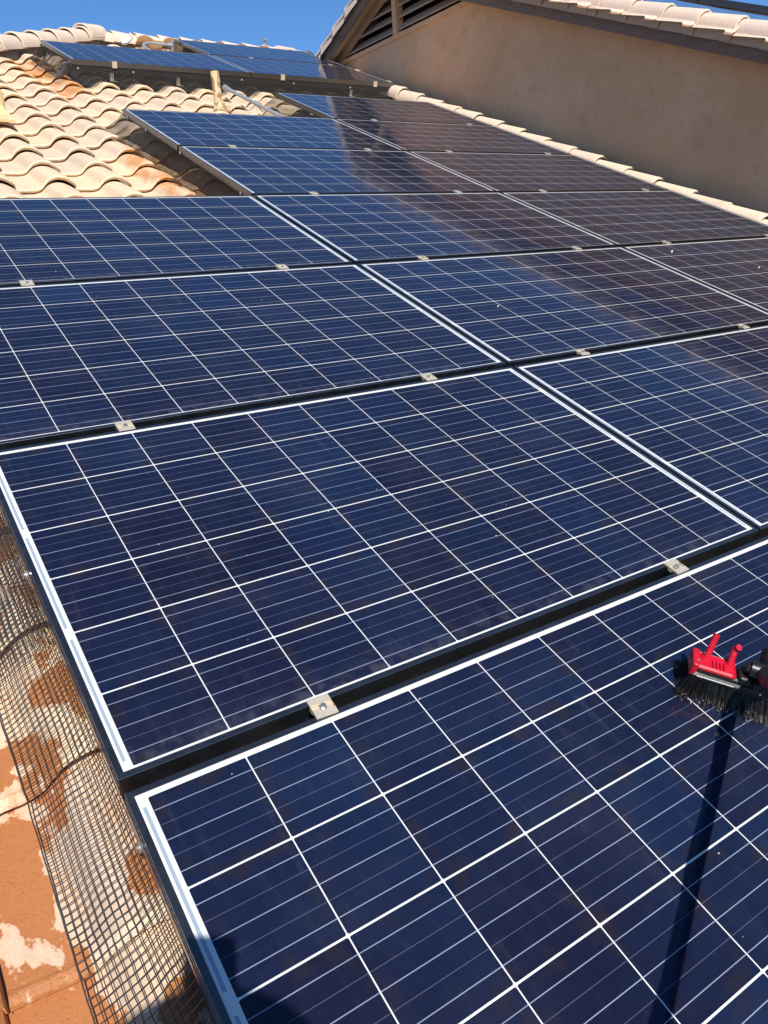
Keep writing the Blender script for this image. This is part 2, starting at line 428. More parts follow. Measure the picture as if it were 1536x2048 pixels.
# loose broken tile piece by the ridge
mb = MB(); rows = []
for i in range(8):
    a = i / 7 * 1.5
    rows.append([(3.0 + .075 * math.sin(a) + .03 * a, 9.30 + j * .035, -.10 + .09 * (1 - math.cos(a)) + .008 * j) for j in range(4)])
mb.grid(rows); rows2 = [[Vector(q) + Vector((.0, 0, -.014)) for q in r] for r in rows]; mb.grid([r[::-1] for r in rows2])
o = mb.build('broken_tile_piece', plain('broken_tile', (.62, .55, .46), .85, 0, .2, 20, .3), None, (3.0, 9.3, -.12), smooth=True, angle=60)
onroof(o, 3.0, 9.3, -.12); tag(o, 'curled broken piece of pale tile lying below the ridge behind the far left panel', 'tile piece')

# ground and house body below
mb = MB(); mb.add([(-400, -400, -5.2), (400, -400, -5.2), (400, 400, -5.2), (-400, 400, -5.2)], [(0, 1, 2, 3)])
tag(mb.build('ground', GROUND), kind='structure')
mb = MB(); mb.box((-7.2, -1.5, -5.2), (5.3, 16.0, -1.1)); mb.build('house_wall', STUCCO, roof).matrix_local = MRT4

# ------------------------------------------------------------------ upper gable house
UW = 5.30; UF = 5.10
K = math.tan(T); YA = 6.655; ZA = 3.536                 # underside apex of the barge boards
def prism(mb, poly, x0, x1, mi=0):
    n = len(poly); vs = [(x0, y, z) for y, z in poly] + [(x1, y, z) for y, z in poly]
    mb.add(vs, [tuple(range(n))[::-1], tuple(range(n, 2 * n))] + [(i, (i + 1) % n, n + (i + 1) % n, n + i) for i in range(n)], mi)
def chev(y, dz): return (y, ZA + dz - K * abs(y - YA))
YB, YF = -4.0, 12.0
house = thing('gable_house', 'brown stucco gable wall with louvered vent and tiled rake beside the panels', 'house', (0, 0, 0), roof=False)
ZV = 3.09
yv0 = YA - (ZA + .09 - ZV) / K; yv1 = YA + (ZA + .09 - ZV) / K
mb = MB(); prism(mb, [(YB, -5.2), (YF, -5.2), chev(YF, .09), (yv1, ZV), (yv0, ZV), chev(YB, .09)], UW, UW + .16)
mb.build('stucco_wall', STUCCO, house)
mb = MB(); prism(mb, [(yv0 - .1, ZV - .1), (yv1 + .1, ZV - .1), chev(YA, .2)], UW + .17, UW + .2)
mb.build('vent_backing', RAIL, house)
for sgn, nm in ((-1, 'barge_board'), (1, 'barge_board')):
    ye = YB if sgn < 0 else 9.2
    mb = MB(); prism(mb, [chev(YA, 0), chev(YA, .115), chev(ye, .115), chev(ye, 0)], UF, UF + .04)
    mb.build(nm, FASCIA, house)
    mb = MB(); prism(mb, [chev(YA, .0705), chev(YA, .088), chev(ye, .088), chev(ye, .0705)], UF + .042, UW - .003)
    mb.build('soffit', TRIM, house)
    if sgn > 0:
        mb = MB(); prism(mb, [chev(YA + .02, -.012), chev(YA + .02, .068), chev(ye, .068), chev(ye, -.012)], UW - .028, UW - .001)
        mb.build('wall_trim', TRIM, house)
        mb = MB(); prism(mb, [chev(YA + .02, .004), chev(YA + .02, .069), chev(ye, .069), chev(ye, .004)], UF + .0405, UF + .075)
        mb.build('rafter_board', TRIM, house)
# board joint on the right barge
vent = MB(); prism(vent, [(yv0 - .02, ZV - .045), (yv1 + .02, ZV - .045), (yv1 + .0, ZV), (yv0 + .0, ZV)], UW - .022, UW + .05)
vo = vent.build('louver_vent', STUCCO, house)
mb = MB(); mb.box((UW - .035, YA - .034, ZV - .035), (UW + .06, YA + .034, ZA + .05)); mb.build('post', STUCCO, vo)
z = ZV + .055
while z < ZA + .02:
    h = (ZA + .07 - z) / K
    if h > .08:
        for a, b in ((YA - h, YA - .036), (YA + .036, YA + h)):
            m_ = MB(); vs = [(UW - .012, a, z - .030), (UW - .012, b, z - .030), (UW + .095, b, z + .062), (UW + .095, a, z + .062)]
            vs2 = [(x, y, q + .016) for x, y, q in vs]
            m_.add(vs + vs2, [(0, 1, 2, 3), (7, 6, 5, 4), (0, 4, 5, 1), (1, 5, 6, 2), (2, 6, 7, 3), (3, 7, 4, 0)])
            m_.build('slat', SLAT, vo)
    z += .108
# roof skin of the gable
mb = MB(); prism(mb, [chev(YB, .10), chev(YB, .125), chev(YA, .125), chev(11, .125), chev(11, .10), chev(YA, .10)], UF + .045, 12.0)
mb.build('roof_deck', FASCIA, house)
uf = tile_field('gable_tile_field', house, 5.28, 9.5, -3.2, 7.35, cw=lambda v: 1.055, origin_s=5.455, nose0=3.105, fine=True, mat=RAKET); uf.matrix_local = MR.to_4x4()
bk = tile_field('gable_back_field', house, -9.5, -5.45, -4.6, -.10, cw=lambda v: .0, origin_s=-5.455, nose0=-.32, fine=False, mat=RAKET)
fm = face_frame((0, -1, 0)).to_4x4(); fm.translation = Vector((0, YA, ZA + .22)); bk.matrix_local = fm
def rake_tile(parent, org, down, nrm, s_n, L=.40):
    """barge tile: flat outer leg and a rounded top; s_n is the distance of its nose from the apex"""
    PF = [(-.004, -.004), (-.002, .0), (.006, .03), (.014, .058), (.019, .061), (.022, .088), (.030, .117), (.055, .142), (.085, .156), (.115, .158), (.145, .146), (.168, .122), (.182, .088), (.186, .05)]
    mb = MB(); rows = []; ed = []; tn = random.random(); j = random.uniform(-.003, .003)
    for t, th, e in ((-.06, -.014, 0), (0, -.014, .7), (.001, -.006, 1), (-.004, 0, 1), (-.02, .0004, .5), (-.05, 0, 0), (-.2, 0, 0), (-L, 0, 0)):
        row = []
        f = 1 + t / L * .10
        for i, (a, h) in enumerate(PF):
            q = noise.noise((i * 1.3, t * 50, tn * 40 + s_n)) * .004 * e
            ca, ch = a - .093, h - .05
            ca *= f + th * 10.5 * 1; ch = ch * (f + (th * 8 if h > .05 else 0)); 
            lift = .012 * (1 + t / L)
            row.append(Vector(org) + Vector(down) * (s_n + t + q) + Vector((1, 0, 0)) * (ca + .093 - .014 * (1 + t / L) + q + j) + Vector(nrm) * (ch + .05 + lift)); ed.append(e)
        rows.append(row)
    mb.grid([r[::-1] for r in rows]); ed = [e for e in ed]
    mb.at = {'tint': [tn] * len(mb.v), 'edge': ed, 'stain': [0.0] * len(mb.v), 'wet': [0.0] * len(mb.v)}
    return mb.build('rake_tile', RAKET, parent, smooth=True, angle=40)
cT, sT = math.cos(T), math.sin(T)
UT = 5.06
dR = (0, -cT, -sT); nR = (0, -sT, cT); dL = (0, cT, -sT); nL = (0, sT, cT)
orgR = Vector((UT, YA, ZA)) + Vector(nR) * .072; vA = YA * cT + ZA * sT
s_ = vA - (3.105 + .3115 * 13)
while s_ < 9.6: rake_tile(house, orgR, dR, nR, s_); s_ += .3115
orgL = Vector((UT, YA, ZA)) + Vector(nL) * .072; s_ = .33
while s_ < 2.6: rake_tile(house, orgL, dL, nL, s_); s_ += .3115

# ------------------------------------------------------------------ solar panels
PU, PV = 1.652, 1.0137
MX, MY = .0265, .0190; MYB = .0145                                   # margins outside the cells
def make_panel():
    t = thing('solar_panel', '', 'solar panel', (0, 0, 0), 'framed solar panels in landscape rows on the roof')
    x0, x1, y0, y1 = -MX, 1.59 + MX, -.954 - MYB, MY
    mb = MB(); mb.box((x0 + .003, y0 + .003, -.0065), (x1 - .003, y1 - .003, -.0014)); mb.build('glass_laminate', LAM, t)
    P = [(.0108, -.0016), (.0108, 0), (.0006, 0), (0, -.0006), (0, -.006), (.0016, -.0072), (.0016, -.0125), (0, -.0137), (0, -.0195), (.0016, -.0207), (.0016, -.026), (0, -.0272), (0, -.0395), (.0005, -.040), (.028, -.040), (.028, -.0382), (.0019, -.0382), (.0019, -.0068)]
    mb = MB(); rows = []
    for d, w in P:
        e = 0 if d == .0016 else d
        rows.append([(x0 + d, y0 + e, w), (x1 - d, y0 + e, w), (x1 - d, y1 - e, w), (x0 + d, y1 - e, w), (x0 + d, y0 + e, w)])
    mb.grid(rows); mb.build('frame', FRAME, t)
    mb = MB(); mb.box((.74, -.11, -.026), (.85, -.02, -.0066)); mb.build('junction_box', RAIL, t)
    return t
proto = make_panel(); first = [proto]
def put_panel(u, v, w, label, frame=True):
    o = first.pop() if first else copy_thing(proto)
    onroof(o, u, v, w); o['label'] = label; return o
rown = ['nearest row', 'second row', 'third row', 'fourth row', 'fifth row', 'sixth row', 'seventh row']
coln = ['left column', 'middle column', 'right column toward the wall']
spec = {(0, 0): 'dark blue solar panel in the foreground with the brush resting on it',
        (0, 1): 'solar panel sliver at the lower right edge of the photo, right of the brushed panel',
        (0, 2): 'solar panel out at the right end of the nearest row'}
for r in range(7):
    for c in range(3):
        if r in (4, 5) and c == 0: continue
        if r == 6 and c < 2: continue
        if (r, c) == (0, 2): continue
        lab = spec.get((r, c)) or f'blue solar panel in the {rown[r]} up, {coln[c]}'
        if r == 6: lab = 'lone solar panel in the highest row of the main array, beside the wall'
        put_panel(c * PU, r * PV, random.uniform(-.0015, .0015), lab)
UA, VA, WA = 1.812, 6.972, .022
put_panel(UA + MX, VA + .954 + MYB, WA, 'far left solar panel of the raised upper array, at its free left corner')
put_panel(UA + MX + PU, VA + .954 + MYB, WA, 'far front solar panel of the raised upper array, between the left one and the wall')
put_panel(UA + MX + PU, VA + .954 + MYB + PV, WA + .002, 'rearmost solar panel of the upper array, just below the ridge and sky')
for i in range(3):
    put_panel(5.66 + MX + (i % 2) * PU, 3.9 + (i // 2) * PV, 1.168, ['solar panel seen edge on over the upper tiles in the top right corner', 'second solar panel behind the edge-on one in the top right corner', 'solar panel upslope of the edge-on one over the rake tiles'][i])

# rails under the modules
def rail(a, b, label, along='v', w=-.088, h=.044):
    t = MB()
    if along == 'v': t.box((-.018, 0, 0), (.018, b[1] - a[1], h)); t.box((-.012, .0, h + .0005), (.012, b[1] - a[1], h + .002))
    else: t.box((0, -.018, 0), (b[0] - a[0], .018, h)); t.box((0, -.0215, .012), (b[0] - a[0], -.0185, h - .012))
    o = t.build('mounting_rail', RAIL); onroof(o, a[0], a[1], w + (a[2] if len(a) > 2 else 0)); tag(o, label, 'rail', 'dark rails under the solar panels'); return o
RU = [.315, 1.27, 1.975, 2.952, 3.648, 4.640]; RT = [3.04, 3.04, 5.07, 5.07, 6.08, 6.08]
rn = ['leftmost rail under the left column of panels', 'right rail under the left column of panels', 'left rail under the middle column of panels', 'right rail under the middle column of panels', 'left rail under the right column of panels', 'rail under the right column nearest the wall']
for u, vt, n_ in zip(RU, RT, rn): rail((u, -.95), (u, vt), 'dark ' + n_)
rail((UA + .01, VA + .03, WA), (UA + 2 * PU - .02, VA + .03), 'dark rail along the front of the raised upper array', 'u')
rail((UA + .01, VA + .78, WA), (UA + 2 * PU - .02, VA + .78), 'dark rail deep under the middle of the upper array', 'u')
rail((UA + PU + .01, VA + 1.75, WA), (UA + 2 * PU - .02, VA + 1.75), 'dark rail under the rearmost upper panel', 'u')
rail((5.68, 3.02, 1.168), (8.9, 3.02), 'dark rail under the top right corner panels', 'u')

# ------------------------------------------------------------------ clamps
def make_mid():
    t = thing('module_clamp', '', 'clamp', (0, 0, 0), 'metal clamps holding the panels between rows')
    mb = MB()
    P = [(-.0215, .0005), (-.0215, .0038), (-.0085, .0042), (-.0065, -.0030), (.0065, -.0030), (.0085, .0042), (.0215, .0038), (.0215, .0005), (.0062, .0005), (.005, -.006), (-.005, -.006), (-.0062, .0005)]
    n = len(P); L = .0205
    mb.add([(-L, y, z) for y, z in P] + [(L, y, z) for y, z in P], [(i, (i + 1) % n, n + (i + 1) % n, n + i) for i in range(n)])
    mb.add([(-L, y, z) for y, z in P] + [(L, y, z) for y, z in P], [(0, 1, 2, 8 + 3, ), (2, 3, 4, 5, 8, 9, 10, 11), (5, 6, 7, 8), (n, n + 11, n + 2, n + 1), (n + 2, n + 11, n + 10, n + 9, n + 8, n + 5, n + 4, n + 3), (n + 5, n + 8, n + 7, n + 6)])
    mb.build('clamp_body', CLAMP, t)
    mb = MB(); mb.tube([(.002, 0, -.001), (.002, 0, .0012)], .0068, 16); mb.tube([(.002, 0, .0013), (.002, 0, .0055)], .0052, 6); mb.tube([(.002, 0, -.03), (.002, 0, -.0065)], .003, 8)
    mb.build('bolt', STEEL, t); return t
mp = make_mid(); fm_ = [mp]
def put_clamp(u, v, w, label):
    o = fm_.pop() if fm_ else copy_thing(mp)
    onroof(o, u, v, w); o.rotation_euler.rotate_axis('Z', random.uniform(-.05, .05)); o['label'] = label
def gapv(r): return r * PV + .0322
gl = ['first', 'second', 'third', 'fourth', 'fifth', 'sixth']
names = ['leftmost', 'second from left', 'third from left', 'fourth from left', 'fifth from left', 'last, nearest the wall']
for r in range(6):
    us = RU if r < 3 else (RU[2:] if r < 5 else RU[4:])
    if r == 3: us = RU[2:]
    for i, u in enumerate(us):
        if r == 0 and i > 2: continue
        lab = f'tan clamp in the {gl[r]} gap up between panel rows, {names[i] if i < len(us) - 1 else "nearest the wall"}'
        if r == 0: lab = ['big tan clamp with shiny bolt in the first black gap, left of centre', 'bright metal clamp in the first black gap above the brush', 'clamp in the first gap just past the right column seam'][i]
        put_clamp(u + random.uniform(-.006, .006), gapv(r), .001, lab)
for u, lab in ((3.93, 'small clamp in the seam between the two upper right panels, on the left'), (4.9, 'small clamp in the seam between the two upper right panels, on the right')):
    put_clamp(u, VA + .998 + .008, WA + .001, lab)
def make_end():
    t = thing('end_clamp', '', 'clamp', (0, 0, 0), 'end clamps on the front edge of the upper array')
    mb = MB(); mb.box((-.021, -.010, -.045), (.021, -.0005, .0035)); mb.box((-.021, -.0005, .0004), (.021, .010, .0035)); mb.build('clamp_body', CLAMP, t)
    mb = MB(); mb.tube([(0, -.006, .0041), (0, -.006, .009)], .006, 6); mb.build('bolt', STEEL, t); return t
ep = make_end()
for i, (u, lab) in enumerate(((2.171, 'end clamp on the front edge of the far left upper panel'), (3.79, 'end clamp on the front edge of the upper array near its seam'), (4.86, 'end clamp on the front edge of the upper array nearest the wall'))):
    o = ep if i == 0 else copy_thing(ep); onroof(o, u, VA, WA); o['label'] = lab
def make_foot():
    t = thing('roof_bracket', '', 'bracket', (0, 0, 0), 'metal L feet under the upper array')
    mb = MB(); mb.box((-.016, -.004, -.150), (.016, .0, -.085)); mb.box((-.016, -.025, -.1545), (.045, .0, -.1505)); mb.build('foot', CLAMP, t)
    mb = MB(); mb.tube([(0, -.012, -.100), (0, -.004, -.100)], .008, 6); mb.build('bolt', STEEL, t); return t
fp = make_foot()
for i, (u, lab) in enumerate(((2.155, 'L shaped metal foot behind the mesh below the far left panel'), (2.755, 'L shaped metal foot behind the mesh, second from the left under the upper array'), (4.60, 'L shaped metal foot under the upper array near the wall'))):
    o = fp if i == 0 else copy_thing(fp); onroof(o, u, VA + .035, WA); o['label'] = lab

# ------------------------------------------------------------------ wire mesh skirts
def skirt(name, label, S_, a0, a1, L, r=.0007, pitch=.0127, n=4, clips=(), origin=None):
    mb = MB(); nb = int(L / pitch) + 1; na = int((a1 - a0) / pitch) + 1
    for j in range(nb):
        b = j * pitch
        mb.tube([S_(a0 + i * pitch, b) for i in range(na)], r * (1.5 if j == nb - 1 else 1), n, False)
    for i in range(na):
        mb.tube([Vector(S_(a0 + i * pitch, b * pitch)) + Vector((0, 0, r * 1.4)) for b in range(nb)], r, n, False)
    og = origin or S_(a0, 0)
    o = thing(name, label, 'wire mesh', og, 'black wire mesh skirts closing the panel edges')
    mb.build('wire_grid', WIRE, o, og)
    for c in clips:
        m_ = MB(); c = Vector(c[0]), Vector(c[1])
        m_.tube([c[0], c[0] + c[1] * .003, c[0] + c[1] * .0031, c[0] + c[1] * .007], [.0085, .0085, .005, .004], 10); m_.build('fastener', STEEL, o, og)
    return o
def drape(path_pts, amp, seed):
    """surface from a polyline profile (du, w) measured sideways from the panel edge; settles on the tiles"""
    seg = [(Vector((b[0] - a[0], b[1] - a[1]))).length for a, b in zip(path_pts, path_pts[1:])]
    def at(b):
        for (p, q), l in zip(zip(path_pts, path_pts[1:]), seg):
            if b <= l or (p, q) == (path_pts[-2], path_pts[-1]):
                t = b / l; return p[0] + (q[0] - p[0]) * t, p[1] + (q[1] - p[1]) * t
            b -= l
    return at
def skirt_side(u_edge, path, amp, seed):               # runs along v on the left side of an edge
    at = drape(path, amp, seed)
    def S_(a, b):
        d, w = at(b); f = min(1, b / .05)
        n1 = noise.noise((a * 3.1, b * 6, seed)); n2 = noise.noise((a * 9, b * 14, seed + 5)); n3 = noise.noise((a * 2.0, 3.3, seed + 9)); n4 = noise.noise((a * 38, b * 38, seed + 2))
        u = u_edge - d - f * (n1 * amp + n3 * amp * 1.2) + n4 * .0012
        v = a + (n2 * amp * .55 + n4 * .0015 + b * .10 * n3)
        ww = w + f * n2 * amp * .9
        return Vector((u, v, max(ww, tile_w(u, v) + .004)))
    return S_
near = [(.0, -.034), (.012, -.060), (.035, -.090), (.065, -.112), (.095, -.140), (.125, -.158)]
skirt('mesh_skirt', 'black wire mesh over the wet tiles along the left edge of the nearest panels', skirt_side(-.0285, near, .006, 1.0), -.97, 1.03, .168, .00085, n=5,
      clips=[((-.0285, -.055, -.030), (-1, 0, .3)), ((-.0285, .60, -.030), (-1, 0, .3))])
skirt('mesh_skirt', 'black wire mesh skirt further up the left edge, at the left photo border', skirt_side(-.0285, near, .006, 7.0), .46, 3.05, .160, .00090, n=4)
mid = [(.0, -.034), (.03, -.07), (.075, -.10), (.12, -.13), (.14, -.14)]
skirt('mesh_skirt', 'wire mesh on the left edge of the fifth and sixth panel rows', skirt_side(1.652 - .028, mid, .008, 3.0), 3.09, 5.12, .165, .0015, n=3,
      clips=[((1.622, v, -.03), (-1, 0, .3)) for v in (3.20, 4.04, 4.62, 4.98)])
skirt('mesh_skirt', 'wire mesh skirt on the left end of the highest main row beside the conduit', skirt_side(3.304 - .028, mid, .008, 4.0), 5.13, 6.14, .165, .0015, n=3,
      clips=[((3.275, v, -.03), (-1, 0, .3)) for v in (5.2, 5.62, 5.95)])
skirt('mesh_skirt', 'wire mesh hanging from the free left end of the raised upper array', skirt_side(UA - .002, [(0, -.01), (.02, -.06), (.06, -.10), (.13, -.15), (.16, -.17)], .010, 5.0), VA - .02, VA + 1.0, .19, .0015, n=3,
      clips=[((UA - .002, v, -.01), (-1, 0, .3)) for v in (VA + .05, VA + .9)])
skirt('mesh_skirt', 'wire mesh on the left end of the rearmost upper panel below the ridge', skirt_side(UA + PU - .002, [(0, -.01), (.02, -.06), (.05, -.10), (.08, -.15)], .010, 6.0), VA + 1.02, VA + 2.0, .17, .0015, n=3)
def skirt_front(v_edge, w0, seed, amp, lean=.25, up=False):
    def S_(a, b):
        n1 = noise.noise((a * 4, b * 5, seed)); n2 = noise.noise((a * 13, b * 13, seed + 3))
        v = (v_edge + b * lean if up else v_edge - b * lean) + n1 * amp; u = a + n2 * amp * .4
        w = w0 - b + n2 * amp * .3
        return Vector((u, v, max(w, tile_w(u, v) + .003)))
    return S_
skirt('mesh_skirt', 'long wire mesh curtain below the front edge of the raised upper array', skirt_front(VA + .002, WA - .045, 2.0, .005, .22), UA - .01, UA + 2 * PU, .15, .0014, n=3,
      clips=[((u, VA - .003, WA - .066), (0, -1, 0)) for u in (UA + .05, UA + .52, UA + 1.55, UA + 2.1, UA + 2.75)])
skirt('mesh_skirt', 'thin strip of wire mesh above the fourth row far edge', skirt_front(3 * PV + .024, -.012, 8.0, .003, 1.1, True), -.03, 1.60, .085, .0010, n=4)
skirt('mesh_skirt', 'wire mesh over the upper tiles in the top right corner', (lambda a, b: Vector((5.655, a, 1.158 - b))), 2.6, 4.9, .10, .0009, n=3)

# ------------------------------------------------------------------ pipes
def make_peel():
    M = Mat('peeling_paint', .8); x, y, z = M.xyz()
    n = M.noise(38, 5, M.mapped((1, 1, .45)), .65).ss(.50, .56)
    c = M.mix(n, (.66, .46, .27), (.30, .17, .09)); M.set('Base Color', c); M.bump(n * -1.0, .6, .003); return M.m
PEEL = make_peel()
b = W(2.705, 5.955, -.15)
t = thing('vent_pipe', 'short vent pipe with peeling tan paint standing on the tiles before the upper array', 'vent pipe', tuple(b), roof=False)
mb = MB(); mb.tube([b + Vector((.0, 0, 0)), b + Vector((-.004, -.002, .10)), b + Vector((-.008, -.003, .300))], .0345, 20); mb.build('pipe', PEEL, t, b, smooth=True, angle=50)
mb = MB(); mb.tube([b + Vector((0, -.03, -.02)), b + Vector((0, -.012, .03)), b + Vector((0, -.002, .075)), b + Vector((-.002, 0, .085))], [.085, .055, .041, .035], 20); mb.build('mortar_collar', PEEL, t, b, smooth=True)
b = W(.855, 5.50, -.16)
t = thing('vent_pipe', 'fat domed yellow-cream vent hood on the tiles at the left border', 'vent hood', tuple(b), roof=False)
HOOD = plain('cream_painted_metal', (.72, .52, .26), .7, 0, .15, 8)
mb = MB(); mb.tube([b, b + Vector((0, 0, .14)), b + Vector((0, 0, .175)), b + Vector((0, 0, .20)), b + Vector((0, 0, .212))], [.12, .12, .10, .06, .01], 24); mb.build('hood', HOOD, t, b, smooth=True, angle=50)
mb = MB(); mb.add([R_of((0, 0, 0)) + Vector(q) for q in ((.64, 5.06, -.085), (.935, 5.06, -.085), (.94, 5.48, -.075), (.64, 5.48, -.075), (.64, 5.06, -.10), (.935, 5.06, -.10), (.94, 5.48, -.09), (.64, 5.48, -.09))], [(0, 1, 2, 3), (7, 6, 5, 4), (0, 4, 5, 1), (1, 5, 6, 2), (2, 6, 7, 3), (3, 7, 4, 0)])
mb.v = [W(*q) for q in mb.v]; mb.build('flashing_apron', HOOD, t, b)
def path_thing(name, label, cat, parts, base):
    t = thing(name, label, cat, base)
    for nm, pts, r, n in parts:
        mb = MB(); mb.tube(pts, r, n); mb.build(nm, GALV, t, base, smooth=True, angle=50)
    return t
c0 = Vector((2.985, 6.47, -.048)); c1 = Vector((3.002, 5.35, -.070)); dd = (c1 - c0).normalized()
cm = c0 + dd * .60
path_thing('conduit', 'grey metal conduit running down the tiles from the vent pipe to under the panels', 'conduit',
    [('tube', [c0, c1], .0150, 14), ('coupling', [c0 - dd * .02, c0 + dd * .05], .021, 14), ('coupling', [cm - dd * .025, cm + dd * .025], .0185, 14), ('locknut', [c0 - dd * .028, c0 - dd * .015], .026, 8),
     ('strap', [cm + Vector((-.06, .02, -.055)), cm + Vector((-.02, .02, -.02)), cm + Vector((0, .02, .02)), cm + Vector((.02, .02, -.02)), cm + Vector((.07, .02, -.06))], .006, 6)], tuple(c0))
def bend(p0, p1, p2, k=8):
    p0, p1, p2 = map(Vector, (p0, p1, p2)); return [p0 * (1 - t) ** 2 + p1 * 2 * t * (1 - t) + p2 * t * t for t in [i / k for i in range(k + 1)]]
path_thing('ridge_conduit', 'bent grey conduit crossing between the upper panels below the ridge', 'conduit',
    [('tube', [Vector((3.05, 8.55, -.06))] + bend((3.05, 8.75, -.05), (3.06, 8.85, -.03), (3.16, 8.87, -.025)) + [Vector((3.40, 8.88, -.03))], .015, 12), ('coupling', [(3.36, 8.88, -.03), (3.41, 8.88, -.03)], .021, 12),
     ('riser', [(3.415, 8.88, -.11), (3.415, 8.88, .02)], .02, 12)], (3.05, 8.55, -.06))
mb = MB(); mb.tube([(4.95, 9.72, -.05), (4.95, 9.72, .03)], .018, 10); mb.tube([(4.95, 9.72, .0305), (4.95, 9.72, .045)], .03, 10)
o = mb.build('small_vent', GALV, None, (4.95, 9.72, -.05), smooth=True, angle=50); onroof(o, 4.95, 9.72, -.05); tag(o, 'tiny grey vent cap on the ridge beside the gable rake', 'vent cap')

# ------------------------------------------------------------------ wash brush on the pole
BC = Vector((1.066, -.330, 0.0))
B1 = Vector((.637, -.771, 0)).normalized(); B2 = Vector((.771, .637, 0)).normalized()
def BF(a, b, c): return BC + B1 * a * .97 + B2 * (b * .86 + .004) + Vector((0, 0, c * .86))
RED = plain('red_plastic', (.50, .006, .022), .35, 0, .12, 30, .08)
BLK = plain('black_plastic', (.012, .012, .014), .38, 0, .3, 40, .1)
ALU = plain('aluminium_strip', (.55, .56, .58), .3, .8, .1, 60)
brush = thing('wash_brush', 'black bristle brush with red top plate and red nozzles resting on the nearest panel', 'brush', tuple(BC))
def slab(mb, a0, a1, b0, b1, c0, c1, bev=.004, prof=None):
    """rounded slab in brush coordinates"""
    pts = []
    for ca, cb, s0 in ((a1 - bev, b1 - bev, 0), (a0 + bev, b1 - bev, 90), (a0 + bev, b0 + bev, 180), (a1 - bev, b0 + bev, 270)):
        for k in range(4):
            an = math.radians(s0 + 30 * k); pts.append((ca + bev * math.cos(an), cb + bev * math.sin(an)))
    n = len(pts); cx = (a0 + a1) / 2; cy = (b0 + b1) / 2; vs = []
    hs = [(c0, 0), (c1 - bev * .5, 0), (c1, bev * .5)]
    for h, ins in hs:
        for a, b in pts:
            f = 1 - ins / max(abs(b1 - b0) / 2, .001); g = 1 - ins / max(abs(a1 - a0) / 2, .001)
            hh = h + (prof(a, b) if prof else 0)
            vs.append(BF(cx + (a - cx) * g, cy + (b - cy) * f, hh))
    fs = [tuple(range(n))[::-1], tuple(range(2 * n, 3 * n))]
    for L in range(2): fs += [(L * n + i, L * n + (i + 1) % n, (L + 1) * n + (i + 1) % n, (L + 1) * n + i) for i in range(n)]
    mb.add(vs, fs)
mb = MB(); slab(mb, -.148, .148, -.030, .030, .044, .058, .010); slab(mb, -.142, .142, -.022, .022, .058, .068, .008)
mb.build('brush_block', BLK, brush, BC)
for sg in (-1, 1):
    mb = MB(); a0, a1 = (-.150, -.066) if sg < 0 else (.066, .150)
    slab(mb, a0, a1, -.024, .027, .0665, .076, .008, lambda a, b: .004 * math.sin((abs(a) - .066) * 37))
    slab(mb, min(sg * .150, sg * .138), max(sg * .150, sg * .138), -.027, .029, .050, .081, .004)
    mb.tube([BF(sg * .124, .010, .070), BF(sg * .124, .010, .0805)], [.0135, .0085], 14, True)
    mb.tube([BF(sg * .080, .006, .070), BF(sg * .080, .006, .0805)], [.0135, .0085], 14, True)
    for q in (.090, .097, .104, .111): slab(mb, min(sg * q, sg * (q + .0016)), max(sg * q, sg * (q + .0016)), -.018, .004, .070, .0805, .0007)
    slab(mb, min(sg * .150, sg * .132), max(sg * .150, sg * .132), .016, .034, .060, .078, .008)
    slab(mb, min(sg * .088, sg * .066), max(sg * .088, sg * .066), .016, .032, .060, .078, .008)
    pl = mb.build('red_plate', RED, brush, BC)
    mb = MB(); mb.tube([BF(sg * .140, -.012, .0810), BF(sg * .140, -.012, .0822)], .0030, 10); mb.build('screw', STEEL, brush, BC)
    mb = MB(); base_ = BF(sg * .124, .010, .078); tip = base_ + B2 * .020 + B1 * (-sg) * .004 + Vector((0, 0, .044))
    mb.tube([base_, base_.lerp(tip, .5), tip], .0062, 14); mb.tube([tip, tip + (tip - base_).normalized() * .0004], .0035, 10)
    mb.build('nozzle', RED, brush, BC)
    q0 = BF(sg * .080, .006, .078); q1 = q0 + Vector((0, 0, .020)) + B2 * .010; q2 = q0 + Vector((0, 0, .030)) + B2 * .016; q3 = q0 + Vector((0, 0, .040)) + B2 * .010 + B1 * .003
    mb = MB(); mb.tube([q0, q1, q2, q3], .0060, 14); mb.build('nozzle', RED, brush, BC)
    mb = MB(); slab(mb, min(sg * .137, sg * .066), max(sg * .137, sg * .066), -.0335, -.0295, .0535, .0565, .001); mb.build('metal_strip', ALU, brush, BC)
    mb = MB(); slab(mb, min(sg * .062, sg * .038), max(sg * .062, sg * .038), -.024, .022, .060, .079, .006); slab(mb, min(sg * .036, sg * .012), max(sg * .036, sg * .012), -.026, .020, .060, .074, .006); mb.tube([BF(sg * .05, 0, .0785), BF(sg * .05, 0, .0805)], .005, 12); mb.build('end_cap', BLK, brush, BC)
mb = MB(); mb.tube([BF(0, 0, .060), BF(0, 0, .070), BF(0, 0, .076)], [.030, .030, .027], 24); ring = mb.build('swivel_base', BLK, brush, BC, smooth=True, angle=40)
mb = MB(); mb.tube([BF(0, 0, .0762), BF(0, 0, .081)], .0275, 24); mb.build('red_ring', RED, brush, BC, smooth=True, angle=40)
HAND = Vector((-.10, -1.136, .75)); J0 = BF(-.022, -.006, .096)
PD = (HAND - J0).normalized()
mb = MB(); mb.tube([BF(0, 0, .081), BF(0, 0, .10), BF(0, 0, .112)], [.022, .024, .015], 18)
side = PD.cross(Vector((0, 0, 1))).normalized()
mb.tube([J0 - side * .026, J0 + side * .026], .016, 16)
mb.tube([J0 - side * .030, J0 - side * .026], .011, 6); mb.tube([J0 + side * .026, J0 + side * .031], .011, 6)
